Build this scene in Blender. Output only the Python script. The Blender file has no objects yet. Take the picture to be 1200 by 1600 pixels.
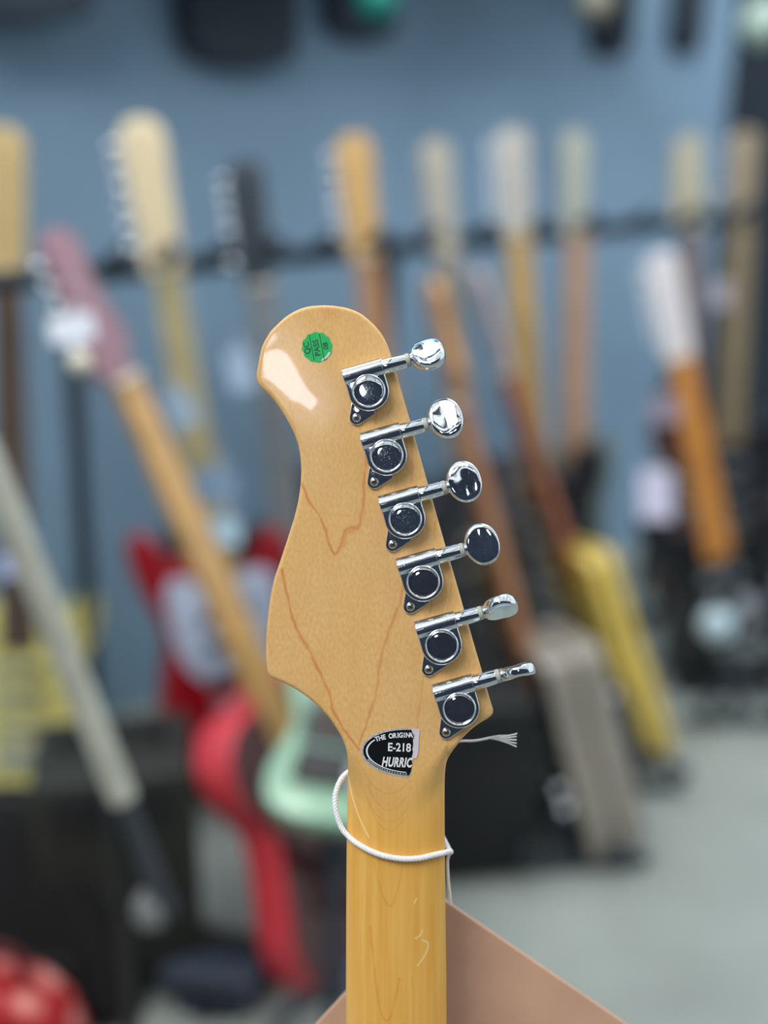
import bpy, bmesh, math, random
import numpy as np
from mathutils import Vector, Matrix
random.seed(7)
D = bpy.data; SC = bpy.context.scene; C = SC.collection
R = math.radians
# ------------------------------------------------------------------ camera, sky, light, exposure
FPX = 1800.0; PITCH = R(19); H = 1.10; FOC = 0.49
cam = D.cameras.new('camera'); camo = D.objects.new('camera', cam); C.objects.link(camo); SC.camera = camo
camo.location = (0, 0, H); camo.rotation_euler = (R(90) - PITCH, 0, 0)
cam.sensor_fit = 'VERTICAL'; cam.sensor_height = 36.0; cam.lens = 36.0 * FPX / 1600.0
cam.clip_start = 0.01; cam.clip_end = 60
cam.dof.use_dof = True; cam.dof.focus_distance = FOC; cam.dof.aperture_fstop = 2.2
w = D.worlds.new('sky'); SC.world = w; w.use_nodes = True
nt = w.node_tree; bgn = nt.nodes['Background']
tc = nt.nodes.new('ShaderNodeTexCoord'); sp = nt.nodes.new('ShaderNodeSeparateXYZ'); nt.links.new(tc.outputs['Generated'], sp.inputs[0])
rp = nt.nodes.new('ShaderNodeValToRGB'); nt.links.new(sp.outputs['Z'], rp.inputs[0]); nt.links.new(rp.outputs[0], bgn.inputs[0])
rp.color_ramp.elements[0].color = (.62, .70, .78, 1); rp.color_ramp.elements[0].position = 0.0
rp.color_ramp.elements[1].color = (.88, .95, 1.0, 1); rp.color_ramp.elements[1].position = 0.8
bgn.inputs[1].default_value = .92
vs = SC.view_settings; vs.view_transform = 'Standard'; vs.look = 'None'; vs.gamma = 1; vs.use_curve_mapping = False
vs.exposure = 0.66
SC.display_settings.display_device = 'sRGB'
def area(name, loc, target, sx, sy, power, col=(1, 1, 1)):
    l = D.lights.new(name, 'AREA'); l.shape = 'RECTANGLE'; l.size = sx; l.size_y = sy; l.energy = power; l.color = col
    o = D.objects.new(name, l); C.objects.link(o); o.location = loc
    o.rotation_euler = (Vector(target) - Vector(loc)).to_track_quat('-Z', 'Y').to_euler(); return o
area('key_softbox', (-1.1, -0.5, 3.0), (0.1, 1.0, 0.9), 1.6, 1.0, 30, (1, .97, .93))  # added softbox overhead, a key light for the foreground
area('wall_fill', (0.0, 1.35, 2.9), (0.25, 2.05, 1.7), 2.6, .4, 26, (.93, .97, 1))  # added fill lamp that brightens the upper part of the wall
# ------------------------------------------------------------------ pixel helpers
CP = Vector((0, 0, H)); FW = Vector((0, math.cos(PITCH), -math.sin(PITCH))); UP = Vector((0, math.sin(PITCH), math.cos(PITCH))); RT = Vector((1, 0, 0))
def ray(px, py): return FW + RT * ((px - 600) / FPX) + UP * ((800 - py) / FPX)
def P(px, py, d): return CP + ray(px, py) * d
def PZ(px, py, z=0.0):
    r = ray(px, py); return CP + r * ((z - H) / r.z)
RA = (-385 / FPX * 1.6, 1.6); RB = (565 / FPX * 2.4, 2.4)
def rackdepth(px):
    k = (px - 600) / FPX; dx, dy = RB[0] - RA[0], RB[1] - RA[1]
    # k*d = RA0 + t*dx ; d = RA1 + t*dy
    t = (k * RA[1] - RA[0]) / (dx - k * dy); return RA[1] + t * dy
# ------------------------------------------------------------------ materials
def s2l(c):
    return tuple((x / 255 / 12.92 if x / 255 <= .04045 else ((x / 255 + .055) / 1.055) ** 2.4) for x in c)
MATS = {}
def mat(name, rgb, rough=.5, metal=0, coat=0, coatr=.08, noise=.12, nscale=30, bump=0.0, ior=1.5, spec=.5):
    if name in MATS: return MATS[name]
    m = D.materials.new(name); m.use_nodes = True; n = m.node_tree; b = n.nodes['Principled BSDF']
    c = s2l(rgb); t = n.nodes.new('ShaderNodeTexCoord'); nz = n.nodes.new('ShaderNodeTexNoise'); nz.inputs['Scale'].default_value = nscale
    nz.inputs['Detail'].default_value = 4
    n.links.new(t.outputs['Object'], nz.inputs['Vector'])
    r = n.nodes.new('ShaderNodeValToRGB'); n.links.new(nz.outputs['Fac'], r.inputs[0])
    r.color_ramp.elements[0].position = .3; r.color_ramp.elements[1].position = .7
    r.color_ramp.elements[0].color = tuple(x * (1 - noise) for x in c) + (1,); r.color_ramp.elements[1].color = tuple(min(1, x * (1 + noise)) for x in c) + (1,)
    n.links.new(r.outputs[0], b.inputs['Base Color'])
    b.inputs['Roughness'].default_value = rough; b.inputs['Metallic'].default_value = metal
    b.inputs['Coat Weight'].default_value = coat; b.inputs['Coat Roughness'].default_value = coatr
    b.inputs['Specular IOR Level'].default_value = spec
    if bump:
        bp = n.nodes.new('ShaderNodeBump'); bp.inputs['Strength'].default_value = bump; bp.inputs['Distance'].default_value = .001
        n.links.new(nz.outputs['Fac'], bp.inputs['Height']); n.links.new(bp.outputs[0], b.inputs['Normal'])
    MATS[name] = m; return m
# ------------------------------------------------------------------ mesh builder
class MB:
    def __init__(s): s.v = []; s.f = []
    def add(s, vs_, fs):
        o = len(s.v); s.v += [tuple(x) for x in vs_]; s.f += [tuple(i + o for i in f) for f in fs]; return s
    def xf(s, M, start=0):
        for i in range(start, len(s.v)): s.v[i] = tuple(M @ Vector(s.v[i]))
        return s
    def box(s, x0, x1, y0, y1, z0, z1, b=0.0):
        return s.prism([(x0, y0), (x1, y0), (x1, y1), (x0, y1)], z0, z1, b)
    def prism(s, pts, z0, z1, b=0.0, seg=3, back=True):
        a = sum(pts[i][0] * pts[(i + 1) % len(pts)][1] - pts[(i + 1) % len(pts)][0] * pts[i][1] for i in range(len(pts)))
        if a < 0: pts = pts[::-1]
        n = len(pts)
        nor = []
        for i in range(n):
            p0 = Vector(pts[i - 1]); p = Vector(pts[i]); p1 = Vector(pts[(i + 1) % n])
            e0 = (p - p0); e1 = (p1 - p)
            e0 = e0.normalized() if e0.length > 1e-12 else Vector((1, 0)); e1 = e1.normalized() if e1.length > 1e-12 else e0
            n0 = Vector((-e0.y, e0.x)); n1 = Vector((-e1.y, e1.x)); m = n0 + n1
            m = m.normalized() if m.length > 1e-6 else n0
            nor.append(m / max(.5, m.dot(n0)))
        rings = []
        if b > 0:
            ks = [(b * (1 - math.sin(t)), b * (1 - math.cos(t))) for t in [i / seg * math.pi / 2 for i in range(seg + 1)]]
            # ks[0]: inset b, dz 0 ; last: inset 0, dz b
            if back: rings += [(i, z0 + dz) for i, dz in ks]
            else: rings += [(0, z0)]
            rings += [(i, z1 - dz) for i, dz in reversed(ks)]
        else: rings = [(0, z0), (0, z1)]
        V = []
        for ins, z in rings: V += [(pts[i][0] + nor[i].x * ins, pts[i][1] + nor[i].y * ins, z) for i in range(n)]
        F = []
        for k in range(len(rings) - 1):
            for i in range(n):
                j = (i + 1) % n; F.append((k * n + i, k * n + j, (k + 1) * n + j, (k + 1) * n + i))
        F.append(tuple(reversed(range(n)))); F.append(tuple((len(rings) - 1) * n + i for i in range(n)))
        return s.add(V, F)
    def tube(s, path, r, n=10, cap=True):
        path = [Vector(p) for p in path]; m = len(path); rs = r if isinstance(r, (list, tuple)) else [r] * m
        V = []; prev = None
        for i, p in enumerate(path):
            t = (path[min(i + 1, m - 1)] - path[max(i - 1, 0)]).normalized()
            if prev is None:
                a = Vector((0, 0, 1)) if abs(t.z) < .9 else Vector((1, 0, 0)); u = t.cross(a).normalized()
            else: u = (prev - t * prev.dot(t)).normalized()
            prev = u; v = t.cross(u)
            for k in range(n):
                g = 2 * math.pi * k / n; V.append(p + (u * math.cos(g) + v * math.sin(g)) * rs[i])
        F = [(i * n + k, i * n + (k + 1) % n, (i + 1) * n + (k + 1) % n, (i + 1) * n + k) for i in range(m - 1) for k in range(n)]
        if cap: F.append(tuple(reversed(range(n)))); F.append(tuple((m - 1) * n + k for k in range(n)))
        return s.add(V, F)
    def lathe(s, prof, axis='z', n=32, org=(0, 0, 0)):     # prof: (r, h)
        V = []; o = Vector(org)
        for r, h in prof:
            for k in range(n):
                g = 2 * math.pi * k / n; a, b_ = r * math.cos(g), r * math.sin(g)
                V.append(o + Vector({'z': (a, b_, h), 'x': (h, a, b_), 'y': (b_, h, a)}[axis]))
        m = len(prof)
        F = [(i * n + k, i * n + (k + 1) % n, (i + 1) * n + (k + 1) % n, (i + 1) * n + k) for i in range(m - 1) for k in range(n)]
        F.append(tuple(reversed(range(n)))); F.append(tuple((m - 1) * n + k for k in range(n)))
        return s.add(V, F)
    def build(s, name, m, parent=None, smooth=40, loc=None, rot=None):
        me = D.meshes.new(name); me.from_pydata(s.v, [], s.f); me.update()
        bm = bmesh.new(); bm.from_mesh(me); bmesh.ops.recalc_face_normals(bm, faces=bm.faces); bm.to_mesh(me); bm.free()
        if smooth: me.polygons.foreach_set('use_smooth', [True] * len(me.polygons)); me.set_sharp_from_angle(angle=R(smooth))
        me.materials.append(m)
        o = D.objects.new(name, me); C.objects.link(o)
        if parent: o.parent = parent
        if loc is not None: o.location = loc
        if rot is not None: o.rotation_euler = rot
        return o
def tag(o, label=None, cat=None, group=None, kind=None):
    if label: o['label'] = label
    if cat: o['category'] = cat
    if group: o['group'] = group
    if kind: o['kind'] = kind
    return o
def empty(name, loc=(0, 0, 0), rot=(0, 0, 0)):
    o = D.objects.new(name, None); C.objects.link(o); o.location = loc; o.rotation_euler = rot; o.empty_display_size = .05; return o
def spline(pts, k=6, closed=False):
    out = []; n = len(pts); V = [Vector(p) for p in pts]
    rng = n if closed else n - 1
    for i in range(rng):
        p0 = V[(i - 1) % n] if closed or i > 0 else V[0]; p1 = V[i]; p2 = V[(i + 1) % n]
        p3 = V[(i + 2) % n] if closed or i + 2 < n else V[-1]
        for j in range(k):
            t = j / k
            out.append(.5 * ((2 * p1) + (p2 - p0) * t + (2 * p0 - 5 * p1 + 4 * p2 - p3) * t * t + (3 * p1 - p0 - 3 * p2 + p3) * t ** 3))
    if not closed: out.append(V[-1])
    return [tuple(p) for p in out]
def circ(cx, cy, r, n=32): return [(cx + r * math.cos(2 * math.pi * i / n), cy + r * math.sin(2 * math.pi * i / n)) for i in range(n)]
# ------------------------------------------------------------------ the setting
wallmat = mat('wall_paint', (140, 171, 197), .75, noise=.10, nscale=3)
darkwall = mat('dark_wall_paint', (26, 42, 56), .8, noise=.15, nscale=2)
rearmat = mat('rear_wall_paint', (52, 62, 80), .8, noise=.35, nscale=3.5)
floormat = mat('concrete', (150, 157, 151), .7, noise=.16, nscale=4, bump=.15)
def slab(name, a, b, z0, z1, th, m, side=1):
    a = Vector(a); b = Vector(b); d = (b - a).normalized(); nrm = Vector((-d.y, d.x)) * th * side
    mb = MB(); mb.prism([tuple(a), tuple(b), tuple(b + nrm), tuple(a + nrm)], z0, z1)
    return tag(mb.build(name, m, smooth=0), kind='structure')
mb = MB(); mb.box(-5, 6, -3.2, 9, -.08, 0); tag(mb.build('floor', floormat, smooth=0), kind='structure')
def rackpt(px, off):       # world xy of the rack line behind pixel column px, moved back by off
    d = rackdepth(px); p = P(px, 200, d)
    dirv = Vector((RB[0] - RA[0], (RB[1] - RA[1]) / math.cos(PITCH))).normalized(); nrm = Vector((-dirv.y, dirv.x))
    return Vector((p.x, p.y)) + nrm * off, dirv, nrm
p0, dv, nv = rackpt(600, .36)
# edge of the pale wall: column 1138 at the top of the frame
def wall_hit(px):
    k = ray(px, 100); # horizontal ray meets wall line
    dxy = Vector((k.x, k.y)); # solve t*dxy = p0 + u*dv
    det = dxy.x * (-dv.y) + dxy.y * dv.x; t = (p0.x * (-dv.y) + p0.y * dv.x) / det
    return dxy * t
edge = wall_hit(1142)
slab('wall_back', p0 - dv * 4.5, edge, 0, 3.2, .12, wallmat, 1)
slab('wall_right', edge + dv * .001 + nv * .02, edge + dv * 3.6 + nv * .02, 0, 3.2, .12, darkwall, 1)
mb = MB()
# closed wall behind the photographer, with an added glowing panel in front
WY = -2.0
def mirrorpt(px, py):      # where a glossy face square to the lens sends the ray of this pixel, on the plane Y=WY
    base = P(px, py, FOC); d = -FW + RT * ((px - 600) / FPX) + UP * ((800 - py) / FPX)
    t = (WY - base.y) / d.y; return base + d * t
wa = mirrorpt(412, 556); wb = mirrorpt(488, 640)
mb.add([(-5, WY - .1, 0), (6, WY - .1, 0), (6, WY - .1, 3), (-5, WY - .1, 3), (-5, WY, 0), (6, WY, 0), (6, WY, 3), (-5, WY, 3)], [(0, 1, 2, 3), (7, 6, 5, 4), (0, 4, 5, 1), (1, 5, 6, 2), (2, 6, 7, 3), (3, 7, 4, 0)])
tag(mb.build('wall_rear', rearmat, smooth=0), kind='structure')
wm = D.materials.new('glare_emitter'); wm.use_nodes = True; e = wm.node_tree.nodes['Principled BSDF']
e.inputs['Emission Color'].default_value = (.86, .86, 1, 1); e.inputs['Emission Strength'].default_value = 8.5
wpts = [mirrorpt(*p) for p in ((375, 500), (450, 500), (540, 630), (500, 690), (420, 650), (370, 580))]  # unseen emissive panel, shaped and placed to give the headstock its glare
wr = empty('glare_panel_1', (wpts[0].x, WY + .02, wpts[0].z)); tag(wr, kind='structure')
mb = MB(); mb.prism([(p.x - wr.location.x, p.z - wr.location.z) for p in wpts], -.004, .004)
mb.xf(Matrix.Rotation(R(90), 4, 'X')); mb.build('pane', wm, wr, smooth=0)
mb = MB(); mb.tube([(p.x - wr.location.x, 0, p.z - wr.location.z) for p in wpts + wpts[:1]], .008, 6); mb.build('panel_rim', rearmat, wr)
beam = mat('reflection_timber', (58, 60, 64), .7)  # unseen beams added to break up the chrome reflections
for k in range(8):
    mb = MB(); y_ = -1.9 + k * .55; mb.box(-5, 6, y_ - .05, y_ + .05, 3.2, 3.34); tag(mb.build('reflection_beam_%d' % (k + 1), beam, smooth=0), kind='structure')
for k in range(5):
    mb = MB(); x_ = -2.2 + k * .95; mb.box(x_ - .04, x_ + .04, -2.0, 2.2, 3.12, 3.2); tag(mb.build('reflection_beam_%d' % (k + 9), beam, smooth=0), kind='structure')
# ------------------------------------------------------------------ FOREGROUND GUITAR
S = FOC / FPX
G = empty('electric_guitar', P(600, 800, FOC), (R(90) - PITCH, 0, 0))
tag(G, 'maple electric guitar seen from behind, close up, with six chrome tuners', 'guitar')
def LP(px, py, z=0): return ((px - 600) * S, (800 - py) * S, z * S)
left = [(506, 476), (494.7, 476.6), (482, 478), (470.7, 481), (459, 486), (449, 492), (439, 500), (430.7, 508), (423, 516), (417, 525), (411, 536), (407, 547), (403, 567), (400.5, 583), (401, 592), (404, 600), (410, 607), (422.7, 619), (436, 636), (449, 657), (460, 679), (466.7, 700), (470, 727), (469.5, 753), (466, 780), (460, 806), (450, 838), (437, 878), (427.5, 907), (421, 940), (416.5, 980), (415, 1020), (416, 1040), (418, 1051), (424, 1059), (440, 1066), (457.5, 1075), (480, 1090), (500, 1107), (517.5, 1127), (532, 1150), (539.5, 1168), (542.5, 1185), (543, 1205), (542, 1240), (541, 1300), (540, 1400), (539, 1600), (535, 2100), (533, 2500)]
right = [(506, 476), (518.7, 476.6), (530, 478), (542.7, 480.5), (554, 484.5), (564, 489.5), (574, 497), (582.7, 505), (591, 514), (598.7, 525), (604, 535), (608, 545), (612, 557), (620, 585), (641, 657), (668, 753), (697, 855), (710.5, 900), (724, 948), (738, 996), (752, 1044), (762, 1080), (769, 1103), (771, 1110), (769.5, 1117), (763, 1123), (748, 1132), (732, 1145), (720, 1158), (709, 1173), (702, 1186), (698, 1200), (696.5, 1225), (696.5, 1300), (697.5, 1400), (700, 1600), (704, 2100), (707, 2500)]
ls = np.array(spline(left, 8)); rs = np.array(spline(right, 8))
for a in (ls, rs): a[:, 1] = np.maximum.accumulate(a[:, 1] + np.arange(len(a)) * 1e-6)
YE = 2300.0
rows = np.concatenate([476.02 + np.linspace(0, 1, 26) ** 2 * 30, np.arange(507, 1045, 1.6), np.arange(1045, 1200, 1.1), np.arange(1200, 1640, 2.0), np.linspace(1642, YE, 20)])
xl = np.interp(rows, ls[:, 1], ls[:, 0]); xr = np.interp(rows, rs[:, 1], rs[:, 0])
NC = 190
tt = np.linspace(-1, 1, NC); uu = np.sin(tt * math.pi / 2) * .35 + tt * .65
X = (xl[:, None] + xr[:, None]) / 2 + (xr - xl)[:, None] / 2 * uu[None, :]; Y = np.repeat(rows[:, None], NC, 1)
def seg_dist(Px, Py, poly):
    d = np.full(Px.shape, 1e9)
    for (x0, y0), (x1, y1) in zip(poly[:-1], poly[1:]):
        vx, vy = x1 - x0, y1 - y0; L2 = vx * vx + vy * vy + 1e-9
        m = (Py > min(y0, y1) - 14) & (Py < max(y0, y1) + 14)
        if not m.any(): continue
        t = np.clip(((Px[m] - x0) * vx + (Py[m] - y0) * vy) / L2, 0, 1)
        d[m] = np.minimum(d[m], np.hypot(Px[m] - x0 - t * vx, Py[m] - y0 - t * vy))
    return d
de = np.minimum(seg_dist(X, Y, ls[::3].tolist() + [ls[-1].tolist()]), seg_dist(X, Y, rs[::3].tolist() + [rs[-1].tolist()]))
RR = 6.0; q = np.clip(1 - de / RR, 0, 1); zflat = -RR * (1 - np.sqrt(1 - q * q)) 
un = np.clip((X - 619) / 80.0, -1, 1)
zneck = -2 - 44 * (1 - np.sqrt(np.clip(1 - (np.abs(un) * .985) ** 2.3, 0, 1)))
y0 = 1222 - 62 * np.abs(un) ** 1.6 ; wgt = np.clip((Y - y0) / 70, 0, 1); wgt = wgt * wgt * (3 - 2 * wgt)
Z = zflat * (1 - wgt) + zneck * wgt
grain = np.zeros(X.shape)
def line(pts, wd, amp, jit=1.2):
    global grain
    p = spline(pts, 4); rr = random.Random(int(pts[0][0] * 7 + pts[0][1])); p = [(x + rr.uniform(-jit, jit), y) for x, y in p]
    d = seg_dist(X, Y, p); wd2 = wd * (1 + .5 * np.sin(Y * .13 + pts[0][0]) * np.sin(Y * .041))
    grain = np.maximum(grain, amp * np.exp(-(d / wd2) ** 2))
line([(472, 756), (480, 777), (492, 797), (503, 814), (510, 834), (514, 850), (522, 867)], 1.7, .75)
line([(522, 867), (530, 858), (535, 842), (539, 829), (550, 824), (559, 826), (563, 812), (566, 798), (569, 760), (570, 735), (573, 712)], 1.8, .7)
line([(536, 852), (541, 834), (552, 829)], 4.5, .45); line([(550, 826), (560, 823)], 4.5, .5); line([(563, 812), (566, 796)], 3.2, .35)
line([(441, 890), (447, 925), (454, 952), (460, 975), (470, 995), (480, 1010), (492, 1035), (510, 1072), (520, 1107), (537, 1140), (550, 1157), (560, 1172)], 1.9, .75)
line([(470, 995), (479, 1010)], 3.5, .5); line([(488, 1028), (497, 1047)], 3.2, .5)
line([(630, 914), (627, 935), (620, 955), (607, 987), (597, 1020), (591, 1057), (587, 1087), (579, 1110), (572, 1132), (562, 1164)], 1.8, .62)
line([(620, 952), (612, 975)], 3.0, .3)
line([(668, 1000), (661, 1060), (656, 1100), (651, 1138)], 1.5, .42)
line([(674, 930), (673, 955)], 1.3, .4); line([(705, 910), (704, 940)], 1.3, .3); line([(644, 700), (645, 725), (642, 755)], 1.3, .4); line([(681, 800), (680, 825), (678, 845)], 1.3, .35)
line([(588, 640), (586, 662)], 1.6, .4); line([(419, 995), (424, 1025)], 1.2, .3); line([(452, 628), (456, 645), (461, 668)], 1.2, .35); line([(612, 870), (622, 890)], 1.2, .15)
line([(540, 1176), (556, 1165)], 1.2, .2)
for i, (yy, ww) in enumerate([(1240, 42), (1266, 34), (1299, 30), (1285, 36)]):
    line([(609 - ww, yy - 38), (609 - ww * .7, yy - 16), (609 - ww * .3, yy - 3), (609, yy), (609 + ww * .35, yy - 4), (609 + ww * .75, yy - 20)], 1.3, .28, .3)
line([(584, 1350), (590, 1375), (600, 1405), (609, 1416), (618, 1402), (625, 1375), (629, 1350)], 1.4, .3, .4)
line([(579, 1450), (583, 1500), (590, 1560), (598, 1590), (608, 1594), (618, 1560), (624, 1530)], 1.5, .38, .4)
line([(643, 1530), (646, 1560), (647, 1600)], 1.5, .25); line([(566, 1400), (563, 1500), (566, 1620)], 1.2, .2)
bx = np.clip(1 - np.abs(X - 516) / 17, 0, 1) ** .5 * np.clip(1 - np.abs(Y - 490) / 13, 0, 1) ** .5
grain = np.maximum(grain, bx * (.28 + .2 * np.sin(X * 1.3 + np.sin(Y * .5))))
pale_line = np.zeros(X.shape)  # thin pale lines: scratches and one along the lacquer edge
for pts in ([(649, 1468), (656, 1464), (660, 1456)], [(652, 1511), (662, 1499), (669, 1485), (668, 1476), (661, 1472)], [(647, 1413), (651, 1406)], [(543, 1220), (550, 1250), (562, 1283), (576, 1310)]):
    d = seg_dist(X, Y, spline(pts, 4)); pale_line = np.maximum(pale_line, np.exp(-(d / 1.1) ** 2) * .8)
glare_gloss = np.zeros(X.shape)
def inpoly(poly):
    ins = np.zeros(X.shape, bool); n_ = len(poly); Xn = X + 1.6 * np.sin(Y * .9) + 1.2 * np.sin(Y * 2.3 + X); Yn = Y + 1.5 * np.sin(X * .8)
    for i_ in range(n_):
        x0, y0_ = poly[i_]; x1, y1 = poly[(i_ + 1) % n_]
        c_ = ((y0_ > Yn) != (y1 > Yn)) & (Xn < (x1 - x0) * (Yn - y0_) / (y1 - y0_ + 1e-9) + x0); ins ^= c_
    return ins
glare_shape = [(408, 552), (420, 546), (436, 543), (450, 551), (461, 568), (472, 588), (482, 607), (497, 622), (498, 631), (487, 644), (478, 640), (468, 632), (455, 628), (440, 614), (424, 600), (409, 590)]  # outline of the glare, shaped into the coat weight
glare_shape2 = [(403, 560), (405, 545), (414, 527), (430, 511), (436, 530), (420, 544), (408, 556)]
for pl, am in ((glare_shape, 1.0), (glare_shape2, .62)):
    m_ = inpoly(pl); dd = seg_dist(X, Y, pl + pl[:1]); glare_gloss = np.maximum(glare_gloss, np.where(m_, np.clip(dd / 5, .25, 1) * am, 0))
lit_neck_tone = np.clip((Y - 1180 + 30 * np.abs(un)) / 130, 0, 1)  # yellower look the lighting gives the neck, put into the wood colour
nr = len(rows); verts = np.stack([(X - 600) * S, (800 - Y) * S, Z * S], -1).reshape(-1, 3)
TH = 52.0   # headstock thickness in pixels at this distance
wb_ = np.clip((rows - 1190) / 60, 0, 1); zb = -(TH * (1 - wb_) + 48 * wb_)
low = np.concatenate([np.stack([(xl - 600) * S, (800 - rows) * S, zb * S], -1), np.stack([(xr - 600) * S, (800 - rows) * S, zb * S], -1)])
V = np.concatenate([verts, low]); n0 = nr * NC
i, j = np.meshgrid(np.arange(nr - 1), np.arange(NC - 1), indexing='ij'); a = (i * NC + j).ravel()
F = np.stack([a, a + NC, a + NC + 1, a + 1], -1)
r_ = np.arange(nr - 1)
F2 = np.stack([r_ * NC, n0 + r_, n0 + r_ + 1, (r_ + 1) * NC], -1)
F3 = np.stack([r_ * NC + NC - 1, (r_ + 1) * NC + NC - 1, n0 + nr + r_ + 1, n0 + nr + r_], -1)
F4 = np.stack([n0 + r_, n0 + nr + r_, n0 + nr + r_ + 1, n0 + r_ + 1], -1)
FF = np.concatenate([F, F2, F3, F4])
me = D.meshes.new('neck'); me.from_pydata(V.tolist(), [], FF.tolist()); me.update()
for nm, arr in (('grain', grain), ('pale_line', pale_line), ('lit_neck_tone', lit_neck_tone), ('glare_gloss', glare_gloss)):
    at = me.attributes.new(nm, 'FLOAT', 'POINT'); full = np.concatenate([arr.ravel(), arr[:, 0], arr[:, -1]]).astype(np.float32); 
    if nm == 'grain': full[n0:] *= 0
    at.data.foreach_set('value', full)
me.polygons.foreach_set('use_smooth', [True] * len(me.polygons)); me.set_sharp_from_angle(angle=R(50))
wood = D.materials.new('lacquered_maple'); wood.use_nodes = True; n = wood.node_tree; b = n.nodes['Principled BSDF']
def N(t, **k):
    x = n.nodes.new(t)
    for a_, v_ in k.items(): setattr(x, a_, v_)
    return x
tcd = N('ShaderNodeTexCoord')
def attr(nm): x = N('ShaderNodeAttribute'); x.attribute_name = nm; return x.outputs['Fac']
def mixc(f, c1, c2, blend='MIX'):
    x = N('ShaderNodeMix', data_type='RGBA', blend_type=blend)
    for s_, v_ in ((0, f), (6, c1), (7, c2)):
        if isinstance(v_, (tuple, float, int)): x.inputs[s_].default_value = v_
        else: n.links.new(v_, x.inputs[s_])
    return x.outputs[2]
def noise(sc, mp=(1, 1, 1), det=3, rot=0):
    m_ = N('ShaderNodeMapping'); m_.inputs['Scale'].default_value = mp; m_.inputs['Rotation'].default_value = (0, 0, rot); n.links.new(tcd.outputs['Object'], m_.inputs[0])
    z_ = N('ShaderNodeTexNoise'); z_.inputs['Scale'].default_value = sc; z_.inputs['Detail'].default_value = det; n.links.new(m_.outputs[0], z_.inputs['Vector']); return z_.outputs['Fac']
def ramp(f, p0_, p1_):
    x = N('ShaderNodeMapRange'); x.inputs[1].default_value = p0_; x.inputs[2].default_value = p1_; n.links.new(f, x.inputs[0]); return x.outputs[0]
def c4(rgb): return s2l(rgb) + (1,)
WOOD_A = c4((230, 180, 109)); WOOD_B = c4((238, 194, 128)); NECK_C = c4((228, 168, 70))
f0 = ramp(noise(900, (1, .5, 1), 2, .5), .35, .65); f1 = ramp(noise(60, (1.6, .5, 1), 3), .35, .7); f2 = ramp(noise(25, (1, 1, 1), 2), .3, .7)
col = mixc(f0, WOOD_A, WOOD_B)
col = mixc(ramp(f1, 0, 4), col, c4((212, 155, 95))); col = mixc(ramp(f2, 0, 5), col, c4((235, 200, 160)))
fn = ramp(noise(120, (2.5, .12, 1), 4), .3, .75); neckc = mixc(fn, c4((232, 170, 78)), c4((243, 192, 104)))
col = mixc(attr('lit_neck_tone'), col, neckc)
col = mixc(attr('grain'), col, c4((212, 122, 62))); col = mixc(attr('pale_line'), col, c4((255, 232, 170)))
n.links.new(col, b.inputs['Base Color'])
b.inputs['Roughness'].default_value = .5
cw = N('ShaderNodeMapRange'); cw.inputs[3].default_value = .22; cw.inputs[4].default_value = 1.0; n.links.new(attr('glare_gloss'), cw.inputs[0]); n.links.new(cw.outputs[0], b.inputs['Coat Weight'])
b.inputs['Coat Roughness'].default_value = .03; b.inputs['Specular IOR Level'].default_value = .15
bp = N('ShaderNodeBump'); bp.inputs['Strength'].default_value = .02; bp.inputs['Distance'].default_value = .0003; n.links.new(noise(260, (1, 1, 1), 2), bp.inputs['Height']); n.links.new(bp.outputs[0], b.inputs['Coat Normal'])
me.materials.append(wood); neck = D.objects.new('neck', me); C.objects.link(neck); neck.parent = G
# fretboard, nut, frets on the far side
fbm = mat('dark_fretboard', (70, 45, 35), .5); plain_maple = mat('plain_maple', (226, 178, 110), .4, coat=.6)
mb = MB(); yb = YE + 620
mb.add([LP(544, 1212, -48), LP(695, 1212, -48), LP(709, yb, -48), LP(529, yb, -48), LP(546, 1212, -74), LP(693, 1212, -74), LP(707, yb, -74), LP(531, yb, -74)], [(0, 1, 2, 3), (7, 6, 5, 4), (0, 4, 5, 1), (1, 5, 6, 2), (2, 6, 7, 3), (3, 7, 4, 0)])
mb.build('fretboard', plain_maple, G)
mb = MB(); mb.add([LP(545, 1194, -46), LP(694, 1194, -46), LP(694, 1211, -46), LP(545, 1211, -46), LP(547, 1196, -80), LP(692, 1196, -80), LP(692, 1210, -78), LP(547, 1210, -78)], [(0, 1, 2, 3), (7, 6, 5, 4), (0, 4, 5, 1), (1, 5, 6, 2), (2, 6, 7, 3), (3, 7, 4, 0)])
mb.build('nut', mat('bone', (232, 226, 205), .4), G)
# body below the frame, standing on the floor
zb0 = G.location + Matrix.Rotation(R(90) - PITCH, 3, 'X') @ Vector((0, 0, 0))
# local y of floor for z offset 0
yfl = -(G.location.z) / math.cos(PITCH); ybody = (800 - YE) * S
bl = ybody - yfl - .016
def electric_outline(w=.32, l=.40):
    pts = [(-.03, 1.0), (-.09, 1.0), (-.105, 1.08), (-.14, 1.16), (-.17, 1.10), (-.165, .93), (-.135, .74), (-.13, .6), (-.155, .42), (-.168, .25), (-.15, .09), (-.09, .012), (0, 0), (.09, .02), (.155, .12), (.17, .28), (.15, .45), (.125, .6), (.13, .74), (.155, .88), (.16, 1.0), (.135, 1.06), (.095, 1.0), (.08, .93), (.03, .92)]
    return [(x / .34 * w, y * l) for x, y in spline([(a_, b_) for a_, b_ in pts], 4, True)]
mb = MB(); mb.prism(electric_outline(.33, bl), -.0205, .024, .006)
o = mb.build('body', mat('sunburst_lacquer', (120, 60, 25), .3, coat=1), G, loc=((619 - 600) * S, yfl + .014, 0))
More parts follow.
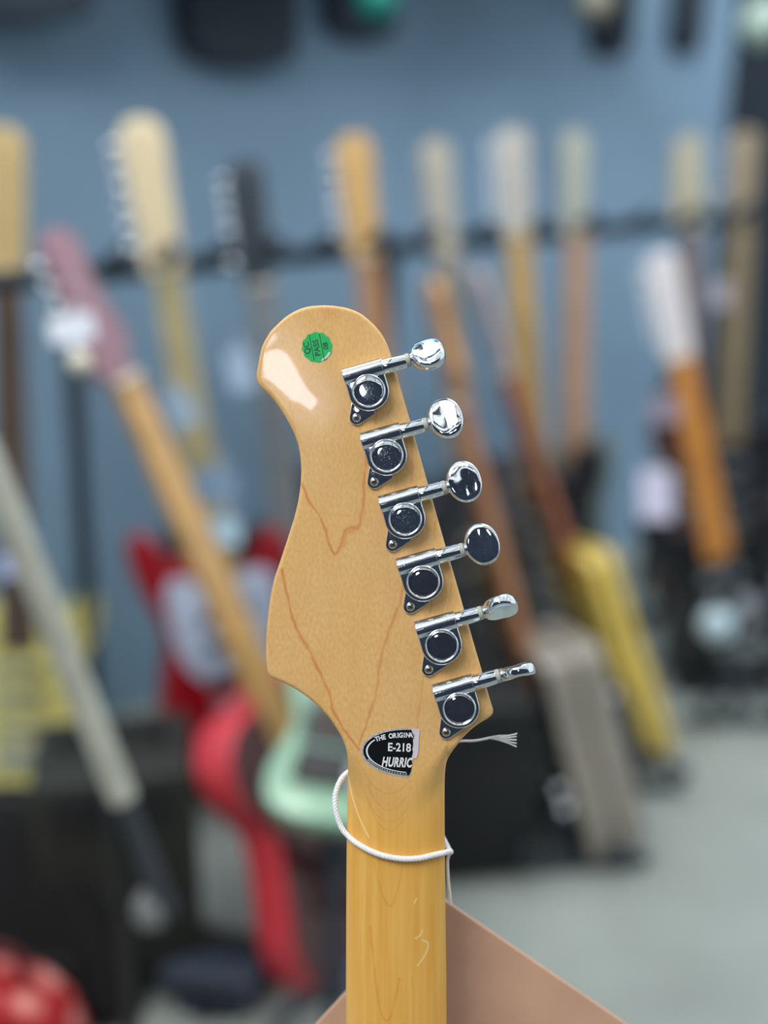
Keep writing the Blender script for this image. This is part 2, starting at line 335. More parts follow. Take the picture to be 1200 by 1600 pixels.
# tuners
chrome = D.materials.new('chrome'); chrome.use_nodes = True; cn = chrome.node_tree; cb = cn.nodes['Principled BSDF']
cb.inputs['Base Color'].default_value = (.72, .75, .77, 1); cb.inputs['Metallic'].default_value = 1
t_ = cn.nodes.new('ShaderNodeTexCoord'); z_ = cn.nodes.new('ShaderNodeTexNoise'); z_.inputs['Scale'].default_value = 700; z_.inputs['Detail'].default_value = 5; z_.inputs['Roughness'].default_value = .7
cn.links.new(t_.outputs['Object'], z_.inputs['Vector']); m_ = cn.nodes.new('ShaderNodeMapRange'); m_.inputs[1].default_value = .54; m_.inputs[2].default_value = .66; m_.inputs[3].default_value = .05; m_.inputs[4].default_value = .5
cn.links.new(z_.outputs['Fac'], m_.inputs[0]); cn.links.new(m_.outputs[0], cb.inputs['Roughness'])
z2 = cn.nodes.new('ShaderNodeTexNoise'); z2.inputs['Scale'].default_value = 160; z2.inputs['Detail'].default_value = 3; cn.links.new(t_.outputs['Object'], z2.inputs['Vector'])
b2 = cn.nodes.new('ShaderNodeBump'); b2.inputs['Strength'].default_value = .12; b2.inputs['Distance'].default_value = .0006; cn.links.new(z2.outputs['Fac'], b2.inputs['Height']); cn.links.new(b2.outputs[0], cb.inputs['Normal'])
smooth_chrome = mat('smooth_chrome', (222, 226, 230), .05, 1, noise=.03, nscale=500)
clean_chrome = mat('clean_chrome', (205, 196, 198), .06, 1, noise=.03, nscale=200)
facem = chrome.copy(); facem.name = 'dusty_chrome'
for nd in facem.node_tree.nodes:
    if nd.type == 'TEX_NOISE' and nd.inputs['Scale'].default_value > 500: nd.inputs['Scale'].default_value = 1500
    if nd.type == 'MAP_RANGE': nd.inputs[1].default_value = .60; nd.inputs[2].default_value = .68; nd.inputs[4].default_value = .5
    if nd.type == 'BUMP': nd.inputs['Strength'].default_value = .04
z_.inputs['Scale'].default_value = 1300; m_.inputs[1].default_value = .58; m_.inputs[2].default_value = .72; m_.inputs[4].default_value = .35; b2.inputs['Strength'].default_value = .07
steel = mat('worn_steel', (190, 185, 175), .3, 1, noise=.2, nscale=900)
nylon = mat('nylon', (188, 190, 178), .5)
recess = mat('screw_slot', (60, 52, 45), .6)
def sc(pts): return [(x * S, y * S) for x, y in pts]
# housing: D plate + worm barrel + sleeve, in the tuner's own axes (x along the shaft)
mb = MB()
dsh = [(-31.5, 32), (-31.5, 0)] + [(31.5 * math.cos(a_), 31 * math.sin(a_)) for a_ in [math.pi + k * math.pi / 30 for k in range(1, 30)]] + [(31.5, 0), (31.5, 32)]
mb.prism(sc(dsh), 0, 23 * S, 2.6 * S, 5)
mb.lathe([(14.4 * S, -32.2 * S), (15.4 * S, -31.2 * S), (15.4 * S, 29.8 * S), (16.1 * S, 30.3 * S), (16.1 * S, 31.6 * S), (15 * S, 32.2 * S)], 'x', 48, (0, 30.3 * S, 12.5 * S))
mb.lathe([(12.4 * S, 31 * S), (12.8 * S, 33 * S), (11.2 * S, 66.5 * S), (10.4 * S, 68 * S)], 'x', 40, (0, 30.3 * S, 12.5 * S))
hous = mb
def tab_outline():
    c = Vector((-29.3, -33.2)); r = 11; pts = []
    hullc = Vector((-6, -12)); r2 = 24
    d = hullc - c; L = d.length; ang = math.atan2(d.y, d.x); al = math.acos((r - r2) / L)
    for k in range(13): a_ = ang + al + (2 * math.pi - 2 * al) * k / 12; pts.append((c.x + r * math.cos(a_), c.y + r * math.sin(a_)))
    a2 = ang - al; pts.append((hullc.x + r2 * math.cos(a2), hullc.y + r2 * math.sin(a2))); pts.append((hullc.x + 4, hullc.y + 8)); a3 = ang + al
    pts.append((hullc.x + r2 * math.cos(a3), hullc.y + r2 * math.sin(a3)))
    return pts
tabm = MB(); tabm.prism(sc(tab_outline()), 0, 5 * S, 1.4 * S)
capm = MB(); capm.lathe([(r_ * S, h_ * S) for r_, h_ in [(26, 22.5), (26, 26.5), (25.4, 27.9), (24.4, 28.5), (23.4, 28.1), (22.8, 27), (22.0, 26.4), (3, 26.3)]], 'z', 56)
facm = MB(); facm.lathe([(r_ * S, h_ * S) for r_, h_ in [(21.6, 26.3), (21.4, 27.4), (20.6, 27.8), (12, 28), (3, 28.06), (.4, 28.07)]], 'z', 56)
washm = MB(); washm.lathe([(10 * S, 68 * S), (10.8 * S, 68.6 * S), (10.8 * S, 74 * S), (10 * S, 74.6 * S)], 'x', 32)
colm = MB(); colm.lathe([(r_ * S, h_ * S) for r_, h_ in [(8, 74.6), (10.2, 75.2), (10.6, 76.3), (9.4, 77.4), (10.6, 78.4), (10.8, 79.6), (9.4, 82), (7, 86)]], 'x', 28)
scr = MB(); scr.lathe([(r_ * S, h_ * S) for r_, h_ in [(7, 4.6), (7, 5.6), (6.2, 7), (4.4, 8.2), (2, 8.9), (.5, 9)]], 'z', 28, (-29.3 * S, -33.2 * S, 0))
slot = MB()
for a_ in (35, 125):
    st = len(slot.v); slot.box(-3.8 * S, 3.8 * S, -.9 * S, .9 * S, 8.3 * S, 9.15 * S); slot.xf(Matrix.Translation((-29.3 * S, -33.2 * S, 0)) @ Matrix.Rotation(R(a_), 4, 'Z'), st)
# button: thick oval pad, dished on the underside, domed on top, bent along the shaft
def button_mesh():
    mb = MB(); cx = 103.8; a_, b_ = 27.0, 33.0; NT = 48; rings = []
    prof = [(0.02, 8.4), (.3, 8.35), (.55, 8.15), (.78, 7.75), (.9, 7.1), (.96, 5.6), (.99, 3.5), (1.0, 0), (.99, -3.5), (.965, -5.6), (.92, -6.7), (.86, -7.0), (.78, -6.6), (.55, -5.6), (.3, -5.2), (.02, -5.0)]
    V = []
    for f, z in prof:
        for k in range(NT):
            g = 2 * math.pi * k / NT; c_, s_ = math.cos(g), math.sin(g)
            e = 1.12; x = a_ * f * math.copysign(abs(c_) ** (2 / 2.25), c_); y = b_ * f * math.copysign(abs(s_) ** (2 / 2.25), s_)
            if c_ < 0: y *= 1 - .18 * c_ * c_            # narrower towards the shaft
            q = x / a_; th_ = 1.0 - .22 * math.exp(-((q + .1) / .5) ** 2); bend = 2.2 * q * q * (1 if q > 0 else .2)
            V.append(((cx + x) * S, y * S, (z * th_ * 1.38 + bend) * S))
    m = len(prof); F = [(i * NT + k, i * NT + (k + 1) % NT, (i + 1) * NT + (k + 1) % NT, (i + 1) * NT + k) for i in range(m - 1) for k in range(NT)]
    F.append(tuple(reversed(range(NT)))); F.append(tuple((m - 1) * NT + k for k in range(NT)))
    mb.add(V, F)
    mb.lathe([(8.4 * S, 77 * S), (7.6 * S, 80 * S), (6.4 * S, 84 * S), (4 * S, 88 * S)], 'x', 24)
    return mb
centres = [(576, 611), (604, 712), (633, 811), (661, 909), (690, 1008), (717.5, 1107)]
angs = [46, 16, 8, 2, -62, -84]
first = None
for k, ((cx, cy), th) in enumerate(zip(centres, angs)):
    kk = 1 - 22 / FPX; loc = LP(600 + (cx - 600) * kk, 800 + (cy - 800) * kk, 0)
    if first is None:
        T = hous.build('tuning_machine', chrome, G, 35, loc, (0, 0, R(15.9)))
        kids = [tabm.build('screw_tab', chrome, T, 35), capm.build('gear_cap', smooth_chrome, T, 50), facm.build('cap_face', facem, T, 50), washm.build('washer', nylon, T, 35, (0, 30.3 * S, 12.5 * S)),
                colm.build('collar', chrome, T, 60, (0, 30.3 * S, 12.5 * S)), scr.build('screw', steel, T, 60), slot.build('screw_slot', recess, T, 0), button_mesh().build('button', chrome, T, 60, (0, 30.3 * S, 12.5 * S))]
        kids[4]['label'] = 'chrome collar'; kids[3]['label'] = 'pale nylon washer'
        clean_face = kids[2].data.copy(); clean_face.materials[0] = clean_chrome
        first = T; kids[-1].rotation_euler = (R(-th), 0, 0)
    else:
        T = first.copy(); C.objects.link(T); T.location = loc
        for c0 in kids:
            c = c0.copy(); C.objects.link(c); c.parent = T
            if c0.name.startswith('cap_face') and k >= 3: c.data = clean_face
            if c0.name.startswith('button'): c.rotation_euler = (R(-th), 0, 0)
# stickers
def text_mesh(txt, size, name, m, parent, loc, rot=0, shear=0, off=0.0, sx=1.0, spacing=1.0, ext=.00004):
    cu = D.curves.new(name, 'FONT'); cu.body = txt; cu.size = size; cu.align_x = 'CENTER'; cu.align_y = 'CENTER'; cu.shear = shear; cu.offset = off; cu.extrude = ext; cu.space_character = spacing; cu.resolution_u = 4
    to = D.objects.new(name, cu); C.objects.link(to); dg = bpy.context.evaluated_depsgraph_get(); m2 = D.meshes.new_from_object(to.evaluated_get(dg)); D.objects.remove(to)
    m2.materials.clear(); m2.materials.append(m); o = D.objects.new(name, m2); C.objects.link(o); o.parent = parent; o.location = loc; o.rotation_euler = (0, 0, rot); o.scale = (sx, 1, 1); return o
greenm = mat('green_foil', (22, 188, 98), .35, noise=.1, nscale=400); inkg = mat('green_ink', (10, 78, 50), .5); blackm = mat('black_label', (16, 18, 20), .3, noise=.1, nscale=200)
whitem = mat('white_ink', (235, 236, 238), .45, noise=.04); silverm = mat('silver_edge', (205, 208, 210), .35, .3, noise=.25, nscale=900); torn = mat('torn_paper', (218, 210, 220), .7, noise=.08, nscale=500)
gs = MB(); gc = (495.5, 542.5)
gs.prism([((23.5 + .8 * math.sin(k * 2 * math.pi / 5) + (.5 if k % 2 else -.2)) * S * math.cos(k / 60 * 2 * math.pi), (23.5 + .8 * math.sin(k * 2 * math.pi / 5)) * S * math.sin(k / 60 * 2 * math.pi)) for k in range(60)], 0, .6 * S)
go = gs.build('round_sticker', greenm, G, 0, LP(*gc)); go['label'] = 'round green inspection sticker'
wm_ = MB(); pts = [(22.6 * math.cos(a_), 22.6 * math.sin(a_)) for a_ in [R(-75 + k * 8) for k in range(8)]] + [(19.5 * math.cos(a_), 19.5 * math.sin(a_)) for a_ in [R(-24 - k * 10) for k in range(5)]]
wm_.prism(sc(pts), .6 * S, .8 * S); wm_.build('worn_edge', torn, go, 0)
lm = MB()
for x0, x1 in ((-12, -5), (3, 12)):
    st = len(lm.v); L = 20 if x0 < 0 else 20.5; lm.box(-.55 * S, .55 * S, -L * S, L * S, .6 * S, .85 * S); lm.xf(Matrix.Translation(((x0 + x1) / 2 * S, 0, 0)) @ Matrix.Rotation(R(11), 4, 'Z'), st)
lm.build('rule', inkg, go, 0)
for txt, px, py, sz in (('QC', -15.5, -1.5, 12.5), ('PASS', -.3, -1, 12.5), ('08', 13.6, 2, 11.5)):
    text_mesh(txt, sz * S, 'lettering', inkg, go, (px * S, py * S, .8 * S), R(101), 0, .00004)
EC = (641, 1176); tilt = R(-3)
def ell(a_, b_, cut, n_=70, jag=0, cx=0):
    pts = []
    for k in range(n_ + 1):
        g = math.pi / 2 + math.pi * k / n_; pts.append((a_ * math.cos(g), b_ * math.sin(g)))
    ys = [-b_ + (2 * b_) * k / 12 for k in range(13)]
    for k, y in enumerate(ys[1:-1]): pts.append((cut + (jag * (random.random() - .5)), y))
    return sc(pts)
es = MB(); es.prism(ell(77, 38.5, 4, jag=2.5), 0, .6 * S); eo = es.build('oval_sticker', silverm, G, 0, LP(*EC)); eo.rotation_euler = (0, 0, tilt); eo['label'] = 'torn black oval sticker with white lettering'
es = MB(); es.prism(ell(73.5, 35.6, 3.5, jag=2.5), .6 * S, .9 * S); es.build('printed_field', blackm, eo, 0)
rg = MB(); ptsr = [((70 - 2) * math.cos(g), (32.5 - 1.5) * math.sin(g)) for g in [R(146 + k * 3) for k in range(41)]]
for (xa, ya), (xb, yb2) in zip(ptsr[:-1], ptsr[1:]):
    L = math.hypot(xa, ya); wd = 1.0
    def o2(x, y, s_): q_ = math.hypot(x / 68, y / 31); return (x * (1 + s_ / 50.), y * (1 + s_ / 50.))
    A, B_, C_, D_ = o2(xa, ya, -wd), o2(xb, yb2, -wd), o2(xb, yb2, wd), o2(xa, ya, wd)
    rg.add([(p[0] * S, p[1] * S, 1.1 * S) for p in (A, B_, C_, D_)], [(0, 1, 2, 3)])
rg.build('ring', whitem, eo, 0)
hb = MB()
for k in range(18):
    g = R(205 + k * 3.6); x, y = 71.2 * math.cos(g), 33.8 * math.sin(g); st = len(hb.v); hb.box(-.9 * S, .9 * S, -1.3 * S, 1.3 * S, .9 * S, 1.15 * S); hb.xf(Matrix.Translation((x * S, y * S, 0)) @ Matrix.Rotation(g, 4, 'Z'), st)
hb.build('edge_marks', silverm, eo, 0)
tp = MB(); tp.prism(sc([(0, 37.5), (13, 37), (12, 20), (13, 5), (10, -8), (3, -9), (4.5, 0), (3, 6), (4.5, 14), (3, 20), (6, 27), (1, 33)]), .1 * S, 1.2 * S); tp.build('torn_backing', torn, eo, 0)
text_mesh('E-218', 18 * S, 'lettering', whitem, eo, (-17.5 * S, 7 * S, 1.3 * S), R(1), 0, .00012, .88)
text_mesh('HURRIC', 20 * S, 'lettering', whitem, eo, (-20.5 * S, -16.5 * S, 1.3 * S), R(1), .25, .00022, .62, 1.08)
arc = 'THE ORIGINA'; xs = [-53, -47.4, -42, -37, -31.5, -25.5, -20.5, -16, -10.6, -5.2, -.4]
for ch, x in zip(arc, xs):
    if ch == ' ': continue
    y = 30.3 * math.sqrt(max(0, 1 - (x / 76) ** 2)); sl = math.atan2(-30 * x / 76 ** 2, math.sqrt(1 - (x / 76) ** 2))
    text_mesh(ch, 10.5 * S, 'letter', whitem, eo, (x * S, (y - 3.2) * S, 1.4 * S), sl, 0, .00011, .86)
# white cord
def LPc(px, py, z=0):
    k = 1 - z / FPX; return LP(600 + (px - 600) * k, 800 + (py - 800) * k, z)
strm = mat('white_cotton', (246, 247, 250), .85, noise=.06, nscale=900)
def zsurf(x):
    u_ = max(-1, min(1, (x - 619) / 80)); return -2 - 44 * (1 - math.sqrt(max(0, 1 - (abs(u_) * .985) ** 2.3)))
ST = empty('cord', LP(0, 0)); ST.location = G.matrix_basis @ Vector((0, 0, 0)); ST.rotation_euler = G.rotation_euler; ST.location = G.location
tag(ST, 'thin white cotton cord looped loosely round the maple neck with a frayed end', 'cord')
cp = [(620, 1175, -92), (575, 1190, -90), (548, 1204, -70), (533, 1218, -52), (524, 1242, -40), (525, 1268, -32), (533, 1292, -27), (545, 1307, -20), (560, 1319, -8), (580, 1330, 0), (603, 1338, 4), (630, 1342, 4), (655, 1341, 1), (678, 1336, -8), (692, 1333, -18), (701, 1331, -34), (704, 1331, -52), (700, 1325, -80), (685, 1290, -92), (675, 1230, -94), (680, 1180, -90), (700, 1162, -80), (722, 1158, -72), (740, 1157.5, -70), (756, 1155, -70), (766, 1152.5, -70)]
sp_ = spline([LPc(*p) for p in cp], 22)
mb = MB(); m = len(sp_)
sv = [Vector(p) for p in sp_]; acc = 0; prev = None; paths = [[], [], []]
for i_ in range(m):
    if i_: acc += (sv[i_] - sv[i_ - 1]).length
    t = (sv[min(i_ + 1, m - 1)] - sv[max(i_ - 1, 0)]).normalized()
    u_ = t.cross(Vector((0, 0, 1))).normalized() if prev is None else (prev - t * prev.dot(t)).normalized(); prev = u_; v_ = t.cross(u_)
    fade = 1.0 if i_ < m * .82 else .45
    for k in range(3):
        g = acc / (15 * S) * 2 * math.pi + k * 2 * math.pi / 3; paths[k].append(sv[i_] + (u_ * math.cos(g) + v_ * math.sin(g)) * 2.1 * S * fade)
rad = [(2.6 if i_ < m * .82 else 1.1) * S for i_ in range(m)]
for p in paths: mb.tube(p, rad, 7)
mb.build('strand', strm, ST)
mb = MB()
for k in range(5):
    e_ = (k - 2) / 2 * 1.25; pth = spline([LPc(762, 1153, -70), LPc(778, 1153 + 2.5 * e_, -70), LPc(793, 1155 + 4.5 * e_, -70 + 2 * math.sin(k * 2)), LPc(803 + 3 * math.cos(k), 1156 + 6.5 * e_ - (1 if k < 2 else 0), -70), LPc(807, 1156 + 8.5 * e_, -70)], 5); mb.tube(pth, 1.0 * S, 6)
mb.build('frayed_end', strm, ST)
mb = MB(); mb.tube(spline([LPc(703, 1333, -52), LPc(699.5, 1345, -60), LPc(700.5, 1375, -64), LPc(703, 1400, -66), LPc(704, 1412, -70)], 6), 2.6 * S, 7); mb.build('tail', strm, ST)
# cardboard behind the neck
cbm = mat('cardboard', (196, 156, 130), .8, noise=.07, nscale=40, bump=.05)
CZ = -150
cb_ = empty('cardboard_sheet', G.location, G.rotation_euler); tag(cb_, 'plain brown cardboard sheet with its corner rising behind the neck', 'cardboard')
A0 = Vector((681, 1398)); e1 = Vector((278, 190)).normalized(); e2 = Vector((-43, 47)).normalized()
k_ = 1 - CZ / FPX
def sclp(p): q_ = Vector((600, 800)) + (Vector(p) - Vector((600, 800))) * k_; return ((q_.x - 600) * S, (800 - q_.y) * S)
pts = [sclp(A0), sclp(A0 + e1 * 1500), sclp(A0 + e1 * 1500 + e2 * 1500), sclp(A0 + e2 * 1500)]
mb = MB(); mb.prism(pts, (CZ - 14) * S, CZ * S, 1.5 * S); mb.build('sheet', cbm, cb_, 30)
# ------------------------------------------------------------------ BACKGROUND GUITARS
def acoustic_outline(w, l):
    h = [(.03, 1.0), (.10, 1.0), (.145, .93), (.15, .82), (.125, .68), (.12, .60), (.15, .45), (.19, .28), (.17, .1), (.09, .01)]
    pts = h + [(0, 0)] + [(-x, y) for x, y in reversed(h)]
    return [(x / .38 * w, y * l) for x, y in spline(pts, 4, True)]
def single_outline(w, l):
    pts = [(-.03, 1.0), (-.12, .99), (-.155, .90), (-.145, .75), (-.13, .62), (-.15, .45), (-.168, .27), (-.15, .09), (-.09, .012), (0, 0), (.09, .012), (.15, .09), (.168, .27), (.15, .45), (.13, .60), (.135, .72), (.155, .84), (.14, .95), (.10, .93), (.07, .84), (.03, .83)]
    return [(x / .34 * w, y * l) for x, y in spline(pts, 4, True)]
def slab_outline(w, l):
    pts = [(-.3, 1), (-.46, .97), (-.5, .88), (-.47, .6), (-.5, .3), (-.47, .06), (-.36, 0), (0, 0), (.36, 0), (.47, .06), (.5, .3), (.47, .6), (.5, .88), (.46, .97), (.3, 1), (0, 1)]
    return [(x * w, y * l) for x, y in spline(pts, 3, True)]
def head_outline(kind):      # nut at y=0, top up, front view
    if kind == 'inline': pts = [(.021, 0), (.024, .02), (.036, .035), (.040, .05), (.030, .09), (.024, .13), (.028, .155), (.020, .178), (-.002, .188), (-.022, .178), (-.03, .15), (-.036, .08), (-.038, .03), (-.034, .018), (-.021, .005)]
    elif kind == 'slim': pts = [(.021, 0), (.024, .02), (.026, .06), (.027, .12), (.028, .16), (.02, .18), (0, .186), (-.02, .18), (-.028, .16), (-.027, .12), (-.026, .06), (-.024, .02), (-.021, 0)]
    else: pts = [(.021, 0), (.03, .025), (.037, .06), (.04, .15), (.035, .18), (.01, .172), (0, .178), (-.01, .172), (-.035, .18), (-.04, .15), (-.037, .06), (-.03, .025), (-.021, 0)]
    return spline(pts, 4, True)
silver = mat('bright_metal', (205, 210, 215), .22, 1, noise=.05)
blackp = mat('black_plastic', (22, 23, 26), .45)
def guitar(label, T, B, roll=0, head='inline', headc=(205, 180, 135), neckc=(190, 150, 100), boardc=None, body='electric', bodyc=(60, 20, 20), sidec=None, guard=None, bw=.32, bl=.40, bt=.045, group=None, pegs=True, hs=1.0, nw=1.0, L=None, hw=None):
    T = Vector(T); B = Vector(B); y = (T - B).normalized(); Lt = (T - B).length
    tocam = (CP - (T + B) / 2); z = (tocam - y * tocam.dot(y)).normalized(); x = y.cross(z)
    M = Matrix((x, y, z)).transposed().to_4x4() @ Matrix.Rotation(R(roll), 4, 'Y'); M.translation = B
    root = empty('electric_guitar' if body != 'acoustic' else 'acoustic_guitar'); root.matrix_world = M
    tag(root, label, 'guitar', group)
    hl = .186 * hs; nutY = Lt - hl; bodyTop = min(bl, Lt - hl - .08)
    hm = mat('wood_%d_%d_%d' % headc, headc, .35, coat=.5); nm = mat('wood_%d_%d_%d' % neckc, neckc, .4, coat=.4); boardc = boardc or neckc; bmt = mat('wood_%d_%d_%d' % boardc, boardc, .45)
    mb = MB(); mb.prism([(a_ * hs, b_ * hs) for a_, b_ in head_outline(head)], -.014, 0, .002); mb.build('headstock', hm, root, loc=(0, nutY, -.004))
    if pegs:
        pm = MB(); pm.lathe([(.003, -.012), (.003, .004), (.008, .005), (.009, .012), (.007, .018), (.002, .019)], 'x', 10); base = None
        spots = [(-1, .035 + k * .024) for k in range(6)] if head != 'double' else [(sd, .05 + k * .04) for sd in (-1, 1) for k in range(3)]
        for sd, yy in spots:
            lx = sd * (.034 if head == 'inline' else .027 if head == 'slim' else .038) * hs
            rt = (0, 0, math.pi if sd < 0 else 0)
            if base is None: base = pm.build('tuning_peg', silver, root, 60, (lx, nutY + yy * hs, -.012), rt)
            else:
                c = base.copy(); C.objects.link(c); c.location = (lx, nutY + yy * hs, -.012); c.rotation_euler = rt
    w0, w1 = .0215 * nw, .028 * nw
    mb = MB(); prof = []
    for yy, ww in ((nutY, w0), (bodyTop - .02, w1)):
        prof.append([(ww * math.cos(a_), yy, -.002 - .019 * math.sin(a_)) for a_ in [math.pi * k / 10 for k in range(11)]])
    Vv = prof[0] + prof[1]; Ff = [(k, k + 1, k + 12, k + 11) for k in range(10)] + [(0, 11, 21, 10), tuple(range(11)), tuple(reversed(range(11, 22)))]
    mb.add(Vv, Ff); mb.build('neck', nm, root)
    mb = MB(); mb.prism([(-w0, nutY), (w0, nutY), (w1 * 1.02, bodyTop - .07), (-w1 * 1.02, bodyTop - .07)], -.002, .005, .001); mb.build('fretboard', bmt, root)
    mb = MB(); mb.box(-w0, w0, nutY, nutY + .005, -.004, .008); mb.build('nut', mat('bone', (232, 226, 205)), root)
    ol = {'electric': electric_outline, 'single': single_outline, 'acoustic': acoustic_outline, 'slab': slab_outline}[body](bw, bl)
    sm = mat('finish_%d_%d_%d' % (sidec or bodyc), sidec or bodyc, .35, coat=.6)
    bz1 = .0; mb = MB(); mb.prism(ol, bz1 - bt, bz1, .006); bo = mb.build('body', sm, root)
    if sidec:
        mb = MB(); mb.prism([(a_ * .97, bl * .5 + (b_ - bl * .5) * .975) for a_, b_ in ol], bz1, bz1 + .0015); mb.build('top', mat('finish_%d_%d_%d' % bodyc, bodyc, .35, coat=.6), root)
    if body == 'slab':
        mb = MB(); mb.tube([(a_ * 1.0, b_, -bt * .52) for a_, b_ in ol + ol[:1]], .0035, 6); mb.build('binding', mat('dark_binding', (70, 66, 62), .5), root)
    if body == 'acoustic':
        mb = MB(); mb.lathe([(.05, .0015), (.05, .003), (.04, .003)], 'z', 32, (0, bl * .66, 0)); mb.build('soundhole', blackp, root)
        mb = MB(); mb.box(-.08, .08, bl * .3, bl * .3 + .03, .0015, .01, .002); mb.build('bridge', mat('dark_fretboard', (60, 40, 30)), root)
    else:
        if guard:
            gp = [(-.10, .93), (-.03, .90), (.03, .90), (.10, .88), (.11, .7), (.09, .5), (.12, .3), (.06, .22), (.0, .38), (-.06, .42), (-.10, .55), (-.11, .75)]
            mb = MB(); mb.prism([(a_ * bw / .32, b_ * bl) for a_, b_ in spline(gp, 3, True)], bz1 + .0015, bz1 + .004, .001); mb.build('pickguard', mat('guard_%d_%d_%d' % guard, guard, .3), root)
        for yy in (.42, .58, .72):
            mb = MB(); mb.box(-.04, .04, yy * bl - .009, yy * bl + .009, .004, .010, .002); mb.build('pickup', blackp if guard else silver, root)
        mb = MB(); mb.box(-.042, .042, .24 * bl, .24 * bl + .03, .0015, .012, .002); mb.build('bridge', hw or silver, root)
        for kx, ky in ((.07, .33), (.085, .25)):
            mb = MB(); mb.lathe([(.011, .0015), (.011, .012), (.009, .016), (.002, .016)], 'z', 16, (kx * bw / .32, ky * bl, 0)); mb.build('knob', silver, root)
    return root
def racked(label, xt, yt, xb, **k):
    d = rackdepth(xt); T = P(xt, yt, d); L = k.pop('L', 1.0); lean = .14
    _, dv_, nv_ = rackpt(xt, 0)
    slope = k.pop('sx', 0.0)
    B = Vector((T.x - nv_.x * lean + dv_.x * slope, T.y - nv_.y * lean + dv_.y * slope, 0)); B.z = T.z - math.sqrt(L * L - lean * lean - slope * slope)
    return guitar(label, T, B, **k)
def leaning(label, top, bot, L, far=True, z=0.0, **k):
    B = PZ(bot[0], bot[1], z); r = ray(*top); bb = CP - B; A_ = r.dot(r); Bq = 2 * r.dot(bb); Cq = bb.dot(bb) - L * L; disc = Bq * Bq - 4 * A_ * Cq
    if disc < 0: t = -Bq / (2 * A_)
    else: t = (-Bq + (1 if far else -1) * math.sqrt(disc)) / (2 * A_)
    T = CP + r * t
    return guitar(label, T, B, **k)
RG = None
leaning('yellow electric guitar with pale headstock cut by the left edge of the photo', (2, 196), (38, 1262), 1.0, headc=(222, 196, 140), neckc=(96, 80, 70), bodyc=(240, 230, 140), bw=.27, bl=.36, roll=-10, head='slim', hs=1.1)
racked('red electric guitar with white pickguard and pale maple headstock on the rack', 218, 182, 270, headc=(236, 218, 180), neckc=(176, 164, 124), bodyc=(150, 8, 26), guard=(186, 200, 222), L=.98, sx=.05, roll=12, hs=1.16, bw=.25, bl=.34, head='slim')
racked('black electric guitar with black headstock on the rack', 385, 248, 420, headc=(60, 68, 76), neckc=(120, 125, 128), bodyc=(16, 18, 20), L=.95, roll=20, head='slim')
racked('rack guitar with orange-tan headstock and brown neck behind the big headstock', 553, 208, 575, headc=(222, 180, 118), neckc=(172, 130, 98), bodyc=(40, 42, 48), L=.98, roll=15, sx=.02, head='slim', hs=1.05)
racked('rack guitar with narrow grey-beige headstock, fourth of the upright ones', 686, 216, 690, headc=(186, 178, 160), neckc=(150, 138, 120), bodyc=(44, 30, 28), L=.98, roll=38, head='slim')
racked('rack guitar with whitish headstock and golden neck', 800, 198, 795, headc=(200, 196, 188), neckc=(190, 155, 92), bodyc=(26, 28, 34), L=.99, roll=5, head='slim', bw=.29)
racked('rack guitar with grey-green headstock and long brown neck before bare wall', 905, 202, 880, headc=(178, 180, 164), neckc=(172, 134, 104), bodyc=(96, 112, 104), L=.99, sx=-.09, roll=40, head='slim', bw=.22, nw=1.25)
racked('rack guitar with pale headstock and reddish-brown body seen edge-on', 1082, 208, 1050, headc=(190, 182, 156), neckc=(112, 90, 84), bodyc=(84, 40, 22), L=.99, sx=-.06, roll=30, bt=.05, bw=.14)
racked('rack guitar with olive-beige neck in front of the dark wall', 1168, 200, 1110, headc=(166, 150, 126), neckc=(142, 126, 98), bodyc=(18, 20, 24), L=.99, sx=-.13, roll=20, head='slim')
leaning('front row guitar with pinkish-red headstock, golden neck and coral red body', (92, 355), (590, 1475), 1.0, head='inline', headc=(158, 116, 128), neckc=(206, 158, 92), bodyc=(74, 14, 20), sidec=(222, 62, 74), body='acoustic', bt=.06, roll=48, bw=.3, bl=.42)
leaning('tan guitar leaning right with grey-taupe sides and black top', (662, 440), (890, 1318), .9, head='inline', headc=(206, 152, 98), neckc=(166, 112, 72), bodyc=(16, 18, 20), sidec=(150, 143, 132), body='slab', bt=.095, roll=-74, bw=.2, bl=.34)
leaning('leaning guitar with pinkish headstock, red-brown neck and slim yellow body', (733, 424), (985, 1178), .9, head='slim', headc=(190, 174, 174), neckc=(146, 78, 46), bodyc=(226, 196, 92), bt=.055, roll=-70, bw=.18, bl=.40, body='slab')
leaning('leaning guitar with white headstock, orange neck and black body', (1032, 392), (1165, 1090), .87, head='slim', headc=(232, 228, 232), neckc=(206, 138, 62), bodyc=(20, 22, 26), roll=12, bw=.28, bl=.36, hs=1.1)
# mint green body and its neck behind the foreground guitar
leaning('mint green electric guitar peeking out left of the foreground neck', (610, 760), (497, 1285), .48, z=.33, head='slim', headc=(180, 180, 170), neckc=(120, 84, 60), bodyc=(150, 196, 165), roll=-6, bw=.15, bl=.18, guard=(120, 150, 135), hw=blackp)
